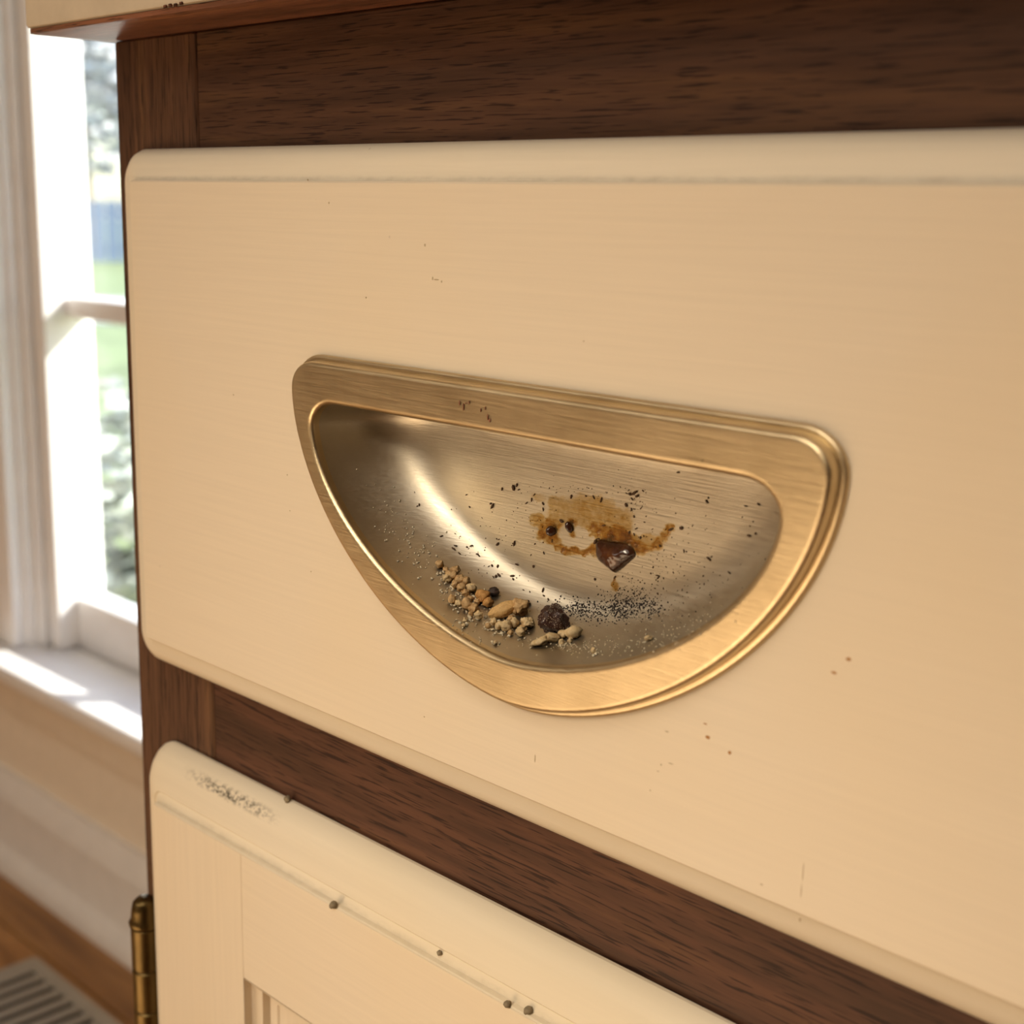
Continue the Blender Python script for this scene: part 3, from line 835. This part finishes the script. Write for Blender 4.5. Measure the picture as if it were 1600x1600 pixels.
crumb('biscuit_crumb', 804, 975, 7.5, M_crumb2, 25, label='pale round crumb directly below the almond piece')
grp = 'small tan crumbs in the crumb row'
def small_label(px, py, k):
    tone = ('tan', 'pale')[k]
    if px > 840: return 'small %s crumb in front of the dark fruit chunk' % tone
    if py > 964 and px > 755: return 'small rough %s crumb in the heap below the almond piece' % tone
    if py > 930: return 'small rough %s crumb on the lower left side of the crumb row' % tone
    return 'small rough %s crumb at the upper left of the crumb row' % tone
small = [(705, 898, 9, 0), (711, 892, 8, 0), (697, 904, 7, 1), (718, 906, 8, 0), (728, 909, 8, 0), (737, 919, 8, 1), (710, 914, 6, 0), (720, 920, 7, 0), (727, 927, 6, 0), (706, 938, 7, 0), (716, 944, 5.5, 1), (730, 946, 9, 0), (740, 951, 8, 0), (747, 962, 6.5, 1),
         (790, 980, 8.5, 1), (780, 978, 6.5, 1), (771, 973, 5.5, 1), (763, 978, 5, 0), (813, 989, 7, 1), (818, 983, 5.5, 0), (799, 968, 6, 0), (726, 970, 4, 1), (724, 978, 3.2, 1), (774, 1005, 3.2, 1), (878, 1004, 4.5, 1), (928, 1019, 4.5, 1), (735, 935, 5, 0), (745, 941, 5, 0), (771, 955, 5, 0), (696, 890, 4.5, 0), (797, 990, 4.5, 0), (735, 960, 4, 0), (892, 1001, 4, 1)]
for i, (px, py, r, k) in enumerate(small):
    crumb('biscuit_crumb', px, py, r, (M_crumb, M_crumb2)[k], 40 + i, (1.0, 0.9, 0.85), 0.5, roll=i * 1.3, sub=3, fine=0.22,
          label=small_label(px, py, k), group=grp)

# loose specks nobody could count: one object per kind
def specks(name, pts, mat, label, cat, stretch=1.25, flat=0.7):
    """pts: (px, py, radius px)"""
    V, F = [], []
    vs, fs = ico(1)
    for k, (px, py, r) in enumerate(pts):
        hh = PB.ray_cast(CAM, pix_ray(px, py))
        if hh[0] is None: continue
        h, nrm = hh[0], hh[1]
        if nrm.dot(pix_ray(px, py)) > 0: nrm = -nrm
        q = nrm.to_track_quat('Z', 'X').to_matrix() @ Matrix.Rotation(random.random() * 6.3, 3, 'Z')
        R_ = r * PXM; st = 1 + random.random() * (stretch - 1); o = len(V)
        for p in vs:
            j = 1 + 0.3 * mnoise.noise(p * 2 + Vector((k, 0, 0)))
            V.append(h + nrm * (R_ * flat * 0.5) + q @ Vector((p.x * R_ * st * j, p.y * R_ / st * j, p.z * R_ * flat)))
        F += [[i + o for i in f_] for f_ in fs]
    return mk(name, V, F, mat, smooth=60, label=label, cat=cat, kind='stuff')
M_dust = crumb_mat('pale_dust', (0.90, 0.80, 0.60), (0.74, 0.60, 0.38))
M_ground = plain('dark_grounds', (0.022, 0.014, 0.014), 0.7)
M_fleck = plain('brown_flecks', (0.085, 0.042, 0.018), 0.6)
def gauss(cx_, cy_, sx_, sy_, n_, r0_, r1_, slope=0.0):
    out = []
    for _ in range(n_):
        u, w = random.gauss(0, 1), random.gauss(0, 1)
        x_ = cx_ + u * sx_
        out.append((x_, cy_ + w * sy_ + slope * u * sx_, r0_ + (r1_ - r0_) * random.random() ** 2))
    return out
pts = []
for (px, py, r, k) in small: pts += gauss(px, py + r * 0.6, r * 1.0, r * 0.6, 8, 1.2, 3.4)
pts += gauss(720, 930, 18, 12, 90, 1.1, 2.8, 0.6) + gauss(770, 972, 26, 10, 80, 1.1, 2.6, 0.5)
pts += gauss(880, 1009, 34, 5, 80, 1.0, 2.0, 0.1) + gauss(1000, 1003, 50, 9, 90, 0.8, 1.6, -0.25) + gauss(940, 1003, 50, 9, 60, 0.8, 1.6)
pts += gauss(1080, 975, 28, 10, 40, 0.8, 1.5, -0.6) + gauss(740, 988, 25, 12, 30, 0.9, 1.8, 0.5)
specks('crumb_dust', pts, M_dust, 'fine pale crumb dust strewn along the bottom of the bowl', 'crumbs')
pts = gauss(640, 845, 26, 22, 60, 1.0, 2.2, 0.7) + gauss(605, 800, 22, 22, 24, 0.9, 1.7, 0.6) + gauss(655, 870, 10, 8, 16, 1.3, 2.5)
pts += [(586, 823, 1.8), (602, 845, 2), (622, 877, 2.2), (652, 880, 2.4), (654, 904, 2.6), (658, 902, 1.8)]
specks('sugar_specks', pts, M_dust, 'scattered white sugar specks on the dark left side of the bowl', 'sugar')
pts = gauss(905, 950, 22, 8, 330, 0.5, 1.6, 0.05) + gauss(975, 950, 28, 9, 520, 0.5, 1.7, -0.02) + gauss(940, 958, 40, 9, 260, 0.5, 1.4) + gauss(985, 930, 20, 10, 140, 0.5, 1.3) + gauss(1015, 948, 8, 8, 60, 0.6, 1.6)
specks('dark_grounds', pts, M_ground, 'patch of fine dark grounds scattered right of the fruit chunk', 'grounds')
pts = gauss(965, 962, 45, 7, 160, 0.5, 1.1)
specks('sugar_specks', pts, M_dust, 'white sugar grains mixed into the patch of dark grounds', 'sugar')
fl = [(803, 762, 4), (808, 758, 2.5), (811, 765, 2), (785, 764, 2.4), (770, 791, 3.5), (767, 787, 2.2), (734, 792, 1.8), (729, 773, 1.6), (823, 786, 2), (831, 781, 2.2), (849, 787, 2.4), (849, 796, 2), (778, 850, 3), (804, 849, 3), (836, 850, 1.6), (718, 865, 2.2), (737, 853, 2.4), (712, 853, 2.4), (730, 855, 2), (709, 858, 3), (778, 885, 2.6), (769, 884, 2.4), (808, 882, 2.6), (834, 885, 2.6), (780, 899, 3.2), (775, 901, 2.8), (801, 900, 3), (802, 905, 2.2), (771, 902, 2), (849, 922, 2.8), (850, 931, 2), (857, 937, 2.2), (828, 925, 1.6), (818, 922, 1.5), (764, 885, 1.5), (748, 868, 2.4), (746, 866, 2), (690, 838, 2.2), (655, 789, 2.2), (652, 791, 1.6),
      (835, 773, 1.8), (893, 776, 2.6), (928, 777, 2.2), (940, 781, 2.8), (916, 775, 1.8), (979, 789, 3), (987, 796, 2), (991, 807, 2), (992, 770, 4), (985, 772, 3), (996, 775, 3), (988, 780, 2), (1005, 767, 1.6), (1060, 738, 2.2), (1105, 784, 2.6), (1107, 778, 1.6), (1065, 825, 3.2), (1049, 827, 3.4), (1166, 791, 2), (1186, 788, 2.2), (1171, 837, 2.8), (1181, 834, 2), (1108, 873, 2.8), (1112, 870, 1.6), (1069, 861, 1.8), (1140, 895, 2.2), (1029, 902, 2.4), (1027, 899, 1.8), (1099, 900, 1.4), (930, 905, 2.2), (878, 814, 3.4), (863, 845, 2), (984, 832, 2.2), (991, 835, 1.8), (1001, 840, 2.2), (944, 821, 2.2), (931, 846, 3.4), (935, 842, 2.2), (1032, 853, 2.4), (850, 864, 1.8), (961, 902, 2.2), (1177, 815, 1.3), (1172, 822, 1.2), (1160, 808, 1.2), (1018, 843, 1.4)]
fl += gauss(1010, 885, 40, 30, 90, 0.5, 1.4) + gauss(1040, 845, 60, 45, 70, 0.5, 1.3) + gauss(1080, 930, 40, 20, 60, 0.4, 1.2, -0.4) + gauss(820, 800, 30, 25, 40, 0.5, 1.2) + gauss(905, 765, 30, 8, 25, 0.5, 1.2) + gauss(760, 870, 40, 30, 60, 0.5, 1.4, 0.6) + gauss(990, 778, 12, 14, 40, 0.5, 1.6)
specks('dark_flecks', fl, M_fleck, 'dark brown flecks speckled over the bowl back around the syrup', 'flecks', 1.9)

# drawer marks: small rust spots and nicks in the paint; grime lines stuck to the pull's upper edge
def face_specks(name, pts, mat, Y, parent, label):
    V, F = [], []; vs, fs = ico(1)
    for k, (px, py, rx_, ry_) in enumerate(pts):
        c_ = at_y(px, py, Y); o = len(V)
        for p in vs:
            j = 1 + 0.35 * mnoise.noise(p * 2 + Vector((k, 3, 0)))
            V.append(c_ + Vector((p.x * rx_ * PXM * 1.3 * j, p.y * 0.00016, p.z * ry_ * PXM * j)))
        F += [[i + o for i in f_] for f_ in fs]
    o = mk(name, V, F, mat, smooth=60, label=label, kind='stuff'); o.parent = parent
    return o
M_rust = plain('rust_spot', (0.42, 0.20, 0.06), 0.8)
M_nick = plain('paint_nick', (0.50, 0.39, 0.24), 0.8)
face_specks('rust_spots', [(1106, 1152, 3.2, 2.6), (1140, 1176, 2.4, 2.8), (1326, 1030, 3, 2.6), (1303, 1051, 3.5, 1.8), (1102, 1131, 3, 1)], M_rust, 0.0, drawer, 'small orange rust spots')
face_specks('paint_nicks', [(682, 437, 5, 1.2), (676, 435, 1.2, 3), (690, 440, 1.2, 2), (664, 383, 1.6, 2.4), (514, 317, 1.2, 2), (481, 281, 1.6, 1.6), (572, 465, 1.6, 1.6), (1048, 1193, 4, 0.8), (1033, 1195, 1.2, 1.6), (1028, 1205, 2, 0.7), (1042, 1143, 3, 1), (1016, 1235, 1.2, 1.2), (836, 1185, 0.7, 7), (663, 1120, 1.3, 1.3), (486, 893, 1.4, 1.4), (449, 742, 1.2, 1.6), (453, 798, 1.5, 1.2), (365, 617, 1.5, 1.5), (912, 533, 1.4, 1.2), (1190, 1382, 2, 1), (1255, 1362, 0.4, 14), (1252, 1392, 0.35, 10), (1250, 1437, 1.2, 3)], M_nick, 0.0, drawer, 'tiny nicks and specks in the paint')
face_specks('rust_marks', [(718, 630, 0.8, 4.5), (724, 636, 0.8, 6), (728, 630, 2.2, 0.8), (733, 629, 0.8, 3), (751, 641, 0.8, 3), (762, 652, 0.9, 5), (765, 657, 1.6, 3), (758, 638, 0.7, 3)], plain('red_rust', (0.30, 0.11, 0.06), 0.7), -0.0044, drawer, 'reddish scratch marks on the upper rim')
face_specks('edge_grime', [(x_, 568 + (x_ - 490) * 0.1525 - 2 + random.uniform(-2, 2), random.uniform(0.7, 2.2), random.uniform(0.6, 1.6)) for x_ in [random.uniform(720, 1000) for _ in range(60)]], plain('edge_grime', (0.30, 0.22, 0.12), 0.8), -0.0006, drawer, 'grime along the upper edge of the pull')
# grit lying on the door lip
V, F = [], []
vs, fs = ico(2)
M_grit = plain('grit', (0.24, 0.19, 0.12), 0.9, 900, 0.3)
DB = BVHTree.FromPolygons([v_.co.copy() for v_ in door.data.vertices], [list(p.vertices) for p in door.data.polygons])
def grit(px, py, r, label):
    h = DB.ray_cast(CAM, pix_ray(px, py))
    if h[0] is None: return
    vv, ff = lump(r * 0.40 / FPX, px * 0.1, 0.4, 2)
    o = mk('grit', vv, ff, M_grit, smooth=60, label=label, cat='grit')
    o.location = h[0] - pix_ray(px, py) * (r * 0.35 / FPX)
grit(521, 1414, 7, 'brown grit lump stuck below the step of the door lip')
grit(825, 1579, 6, 'brown grit lump on the door lip near the bottom edge')
grit(449, 1249, 6, 'grey grit lump on the very top edge of the door')
grit(793, 1569, 5, 'small dark grit left of the brown lump on the door lip')
grit(687, 1489, 4, 'small brown grit in the groove of the door lip')

# ------------------------------------------------------------------ garden outside
GZ = -0.25
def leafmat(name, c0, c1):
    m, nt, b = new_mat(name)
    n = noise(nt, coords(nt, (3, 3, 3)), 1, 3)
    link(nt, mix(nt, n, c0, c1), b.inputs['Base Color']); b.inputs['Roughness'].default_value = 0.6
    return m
M_lawn = plain('lawn_grass', (0.21, 0.25, 0.12), 0.9, 2.0, 0.2)
M_path = plain('pale_concrete', (0.40, 0.39, 0.40), 0.9, 3, 0.1)
M_leafA = leafmat('shrub_leaf', (0.33, 0.37, 0.35), (0.46, 0.49, 0.43))  # leaves paled and greyed, the veil of glare put into the colour
M_leafB = leafmat('tree_leaf', (0.44, 0.45, 0.48), (0.58, 0.58, 0.60))  # haze put into the leaf colour, lifted further against the backlight
M_bark = plain('bark', (0.16, 0.12, 0.09), 0.9)
M_fence = plain('blue_grey_fence', (0.22, 0.26, 0.36), 0.8)
mk('ground_outside', [(-60, 0.68, GZ), (20, 0.68, GZ), (20, 50, GZ), (-60, 50, GZ)], [[0, 1, 2, 3]], M_lawn, kind='structure', label='green lawn outside the window')
def along(d, w):   # point at distance d along the sight line through the pane, w to its side
    dirv = Vector((-1.36, 0.80, 0)).normalized(); side = Vector((dirv.y, -dirv.x, 0))
    return Vector((CAM.x, CAM.y, 0)) + dirv * d + side * w, dirv, side
def strip(name, d0, d1, w0, w1, z, mat, **kw):
    P_ = [along(d0, w0)[0], along(d0, w1)[0], along(d1, w1)[0], along(d1, w0)[0]]
    V = [(p.x, p.y, z) for p in P_] + [(p.x, p.y, z - 0.05) for p in P_]
    return mk(name, V, [[0, 1, 2, 3], [7, 6, 5, 4], [0, 4, 5, 1], [1, 5, 6, 2], [2, 6, 7, 3], [3, 7, 4, 0]], mat, **kw)
strip('garden_path', 12.6, 15.8, -8, 8, GZ + 0.02, M_path, kind='structure', label='pale path across the lawn')
def foliage(name, parent, centre, rad, n_, leaf, mat):
    V, F = [], []
    for k in range(n_):
        d = Vector((random.gauss(0, 1), random.gauss(0, 1), random.gauss(0, 1))).normalized() * random.random() ** 0.4
        p = Vector((d.x * rad[0], d.y * rad[1], d.z * rad[2]))
        R_ = Matrix.Rotation(random.random() * 6.28, 3, 'Z') @ Matrix.Rotation(random.random() * 3.1, 3, 'X')
        L = leaf * (0.6 + 0.8 * random.random()); o = len(V)
        for q in ((-L, 0, 0), (0, -L * 0.45, 0.1 * L), (L, 0, 0), (0, L * 0.45, 0.1 * L)):
            V.append(centre + p + R_ @ Vector(q))
        F.append([o, o + 1, o + 2, o + 3])
    o = mk(name, V, F, mat); o.parent = parent
    return o
def plant(name, d, w, base, h, rad, n_, leaf, mat, label, cat, trunk):
    p, _, _ = along(d, w)
    e = empty(name, (p.x, p.y, base), label=label, cat=cat)
    foliage('foliage', e, Vector((0, 0, h)), rad, n_, leaf, mat)
    lp = [[Vector((trunk * s_ * math.cos(t * math.pi / 4), trunk * s_ * math.sin(t * math.pi / 4), z)) for t in range(8)] for s_, z in ((1, 0), (0.8, h * 0.5), (0.4, h))]
    V, F = skin_loops(lp, True, True)
    o = mk('stem', V, F, M_bark); o.parent = e
    return e
plant('shrub', 3.6, 0.02, GZ, 0.30, (0.5, 0.5, 0.34), 1500, 0.045, M_leafA, 'grey-green leafy shrub close outside the lower pane', 'shrub', 0.03)
plant('shrub', 5.0, -0.75, GZ, 0.36, (0.55, 0.55, 0.36), 1500, 0.05, M_leafA, 'grey-green shrub just behind the nearest one outside the lower pane', 'shrub', 0.03)
plant('shrub', 2.45, 0.45, GZ, 0.12, (0.4, 0.4, 0.26), 900, 0.04, M_leafA, 'low shrub at the foot of the lower pane', 'shrub', 0.03)
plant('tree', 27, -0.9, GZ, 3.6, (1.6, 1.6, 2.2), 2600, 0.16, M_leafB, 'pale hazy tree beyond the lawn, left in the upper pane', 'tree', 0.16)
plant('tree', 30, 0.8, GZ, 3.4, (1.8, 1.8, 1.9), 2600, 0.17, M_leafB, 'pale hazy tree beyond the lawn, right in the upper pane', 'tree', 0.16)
fp, dv, sd = along(24.0, 0)
fence = empty('garden_fence', (fp.x, fp.y, GZ), label='blue-grey board fence at the end of the lawn', cat='fence')
vs, fs = boxgeo(-0.09, 0.09, -0.012, 0.012, 0.04, 1.0)
ang = math.atan2(sd.y, sd.x); b0 = None
for k in range(-45, 46):
    if b0 is None: b0 = o = mk('board', vs, fs, M_fence)
    else: o = b0.copy(); COL.objects.link(o)
    o.parent = fence; o.location = (sd.x * k * 0.2, sd.y * k * 0.2, 0); o.rotation_euler = (0, 0, ang)
for z in (0.25, 0.8):
    vs2, fs2 = boxgeo(-9.1, 9.1, 0.013, 0.05, z - 0.04, z + 0.04)
    o = mk('rail', vs2, fs2, M_fence); o.parent = fence; o.rotation_euler = (0, 0, ang)
